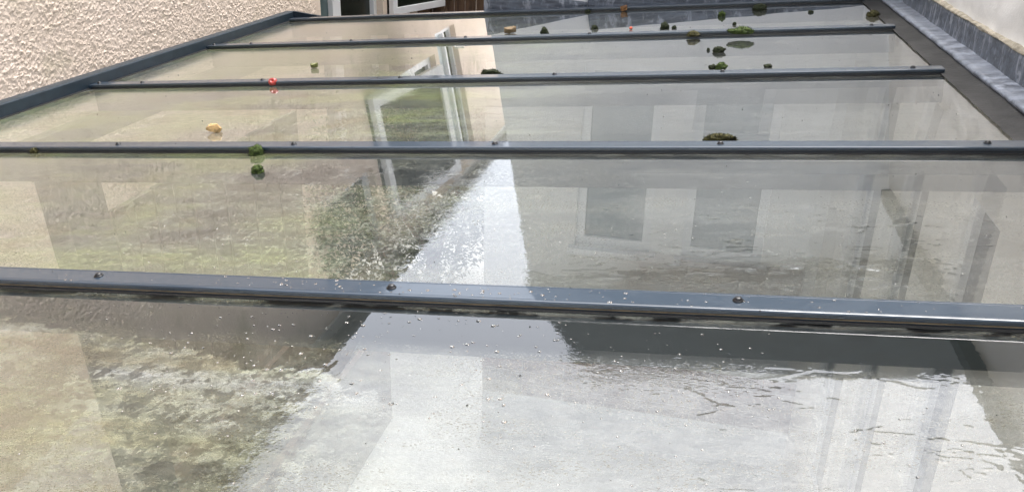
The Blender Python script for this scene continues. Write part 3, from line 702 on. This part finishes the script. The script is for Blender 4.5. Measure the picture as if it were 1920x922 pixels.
def chip_mesh(name, dims, mat, seed, n=16):
    r_ = random.Random(seed); bm = bmesh.new()
    for _ in range(n):
        p = Vector((r_.gauss(0, 1), r_.gauss(0, 1), r_.gauss(0, 1))).normalized(); bm.verts.new((p.x * dims[0], p.y * dims[1], p.z * dims[2] + dims[2] * .75))
    bmesh.ops.convex_hull(bm, input=bm.verts)
    bmesh.ops.delete(bm, geom=[v for v in bm.verts if not v.link_faces], context='VERTS')
    bmesh.ops.subdivide_edges(bm, edges=list(bm.edges), cuts=2, use_grid_fill=True)
    for v in bm.verts: v.co += Vector((1, 1, .8)) * min(dims) * .13 * mnoise.noise(v.co / min(dims) * 1.5 + Vector((seed, 0, 0)))
    me = bpy.data.meshes.new(name); bm.to_mesh(me); bm.free(); me.materials.append(mat); return me
s = mpp(402, 249)
place('stone_chip', chip_mesh('stone_chip', (15 * s, 9 * s, 9.5 * s), M['stone'], 4, 22), 402, 248, 'tan stone chip lying on the glass near a screwed bar', 'stone', rz=.3)
def leaf_mesh(name, L, W, curl, mat, seed, notch=0):
    mb = MB(); n, m = 14, 8
    for side in (0, 1):
        for i in range(n + 1):
            t_ = i / n; hw = W / 2 * (math.sin(math.pi * min(1, t_ * .96 + .02)) ** .7) * (1 + .18 * mnoise.noise((t_ * 6, seed, 0)))
            for j in range(m + 1):
                q = (j / m * 2 - 1); x_ = (t_ - .5) * L; y_ = q * hw
                z_ = curl * (q * q * W * .5 + (t_ - .4) ** 2 * L * .5) + .04 * L * mnoise.noise((x_ * 5 / L, y_ * 5 / L, seed)) + .012 * L + (L * .014 if side else 0)
                mb.v.append((x_, y_, max(z_, .0003)))
    S = (n + 1) * (m + 1)
    for i in range(n):
        for j in range(m):
            q = i * (m + 1) + j; mb.f.append((q, q + 1, q + m + 2, q + m + 1)); mb.f.append((S + q, S + q + m + 1, S + q + m + 2, S + q + 1)); mb.mi += [0, 0]
    ring = [i * (m + 1) for i in range(n + 1)] + [n * (m + 1) + j for j in range(1, m + 1)] + [i * (m + 1) + m for i in range(n - 1, -1, -1)] + [j for j in range(m - 1, 0, -1)]
    for a, b in zip(ring, ring[1:] + ring[:1]): mb.f.append((a, b, S + b, S + a)); mb.mi.append(0)
    o = mb.build(name, mat, smooth=True); me = o.data; bpy.data.objects.remove(o); return me
s = mpp(957, 64)
place('leaf_flake', leaf_mesh('leaf_flake', 22 * s, 34 * s, .55, M['leaf'], 3), 957, 63, 'dry tan leaf flake beside an upright black moss lump', 'leaf', rz=.2)
s = mpp(1170, 22)
place('curled_leaf', leaf_mesh('curled_leaf', 14 * s, 15 * s, 1.1, M['orange'], 5), 1170, 22, 'curled orange brown leaf against the far lead flashing', 'leaf', rz=.7)
s = mpp(590, 128)
place('small_leaf', leaf_mesh('small_leaf', 14 * s, 18 * s, .8, M['yleaf'], 6), 590, 128, 'tiny yellow green leaf on the glass near the pebbledash side', 'leaf', rz=.1)
# red berry with a sunken eye, resting against the bar
def berry(name, r, mat, seed):
    bm = bmesh.new(); bmesh.ops.create_uvsphere(bm, u_segments=24, v_segments=16, radius=r)
    for v in bm.verts:
        d = v.co.normalized(); k = max(0, d.dot(Vector((.15, -.8, .58)).normalized())); v.co *= 1 - .55 * max(0, (k - .8) / .2) ** 1.5 + .06 * mnoise.noise(d * 2.5 + Vector((seed, 0, 0)))
        v.co.z = v.co.z * .85 + r * .84
    for f in bm.faces: f.smooth = True
    me = bpy.data.meshes.new(name); bm.to_mesh(me); bm.free(); me.materials.append(mat); return me
s = mpp(513, 163)
place('red_berry', berry('red_berry', 8.3 * s, M['red'], 1), 513, 161, 'shrivelled red berry resting against a glazing bar', 'berry')
s = mpp(1183, 56)
place('orange_berry', berry('orange_berry', 3.2 * s, M['pip'], 2), 1183, 56, 'tiny orange red berry lying in the farthest pane', 'berry')
mb = MB(); s = mpp(860, 90)
for a, b in (((-9, 0), (-3, -.8)), ((-3, -.8), (4, .3)), ((4, .3), (9, -.6)), ((-9, 0), (-10, 1.8))):
    mb.bar((a[0] * s, a[1] * s * 3, 1.1 * s), (b[0] * s, b[1] * s * 3, 1.1 * s), 1.5 * s, 1.5 * s)
o = mb.build('twig', M['twig']); me = o.data; bpy.data.objects.remove(o)
place('twig', me, 862, 89, 'short pale twig on the glass above the reflected white window', 'twig')

# loose grit: countless crumbs on glass and bars
mb = MB(); r_ = random.Random(5)
def crumb(u, v, w, s):
    i = len(mb.v)
    for k in range(6):
        d = [(1, 0, 0), (0, 1, 0), (-1, 0, 0), (0, -1, 0), (0, 0, .9), (0, 0, -.3)][k]
        mb.v.append((u + d[0] * s * r_.uniform(.6, 1.3), v + d[1] * s * r_.uniform(.6, 1.3), w + s * .3 + d[2] * s))
    for q in ((0, 1, 4), (1, 2, 4), (2, 3, 4), (3, 0, 4), (1, 0, 5), (2, 1, 5), (3, 2, 5), (0, 3, 5)): mb.f.append(tuple(i + a for a in q)); mb.mi.append(0)
for _ in range(520):
    u = r_.uniform(UL + .03, UR - .03); v = r_.uniform(.3, 3.75); on = any(e - .004 < v < e + CW + .004 for e in edges)
    crumb(u, v, HC if on else 0, r_.choice((.0006, .0008, .001, .0012)) * (1.6 if r_.random() < .12 else 1))
for e in edges:
    for _ in range(70): crumb(r_.uniform(UL + .02, UR - .02), e - r_.uniform(.004, .012), 0, r_.uniform(.0006, .0013))
o = mb.build('grit', M['speck']); o.rotation_euler = RQ; tag(o, 'dark grit scattered over the wet glass', 'grit', kind='stuff')

# ------------------------------------------------------------------ water standing on the roof
mb = MB(); r_ = random.Random(9)
def drop(u, v, w, r, ht=.34, sq=1.0):
    i = len(mb.v); seg, rings = 10, 3
    for a in range(rings):
        t_ = a / rings * math.pi / 2
        for k in range(seg): an = 2 * math.pi * k / seg; mb.v.append((u + r * sq * math.cos(t_) * math.cos(an), v + r * math.cos(t_) * math.sin(an), w + r * ht * math.sin(t_)))
    top = len(mb.v); mb.v.append((u, v, w + r * ht))
    for a in range(rings - 1):
        for k in range(seg): mb.f.append((i + a * seg + k, i + a * seg + (k + 1) % seg, i + (a + 1) * seg + (k + 1) % seg, i + (a + 1) * seg + k)); mb.mi.append(0)
    for k in range(seg): mb.f.append((i + (rings - 1) * seg + k, i + (rings - 1) * seg + (k + 1) % seg, top)); mb.mi.append(0)
    mb.f.append(tuple(i + k for k in range(seg))[::-1]); mb.mi.append(0)
V3 = edges[3]
def field(n, u0, u1, v0, v1, w, r0, r1):
    for _ in range(n):
        drop(r_.uniform(u0, u1), r_.uniform(v0, v1), w + .0002, r0 + (r1 - r0) * r_.random() ** 2.2, r_.uniform(.22, .32), r_.uniform(.9, 1.3))
field(70, -.55, -.05, V3 + .004, V3 + CW - .004, HC, .0008, .003)
field(40, .0, .45, V3 + .004, V3 + CW - .004, HC, .0006, .0018)
field(26, -.95, -.5, V3 + .004, V3 + CW - .004, HC, .0008, .002)
field(90, -.15, .12, .76, .955, 0, .0005, .0019)
field(170, -.62, -.10, .72, .955, 0, .0007, .0030)
field(120, -.85, -.30, .80, .96, 0, .0005, .0014)
field(70, -.1, .35, .56, .80, 0, .0005, .0017)
field(260, -.75, .05, .42, .75, 0, .0005, .0014)
field(160, -.95, -.1, 1.03, 1.3, 0, .0006, .0016)
field(160, -.1, .5, 1.03, 1.5, 0, .0005, .0016)
o = mb.build('water_drops', M['water'], smooth=True); o.rotation_euler = RQ; tag(o, 'clear rain drops beaded on the near glass and bar', 'water', kind='stuff')
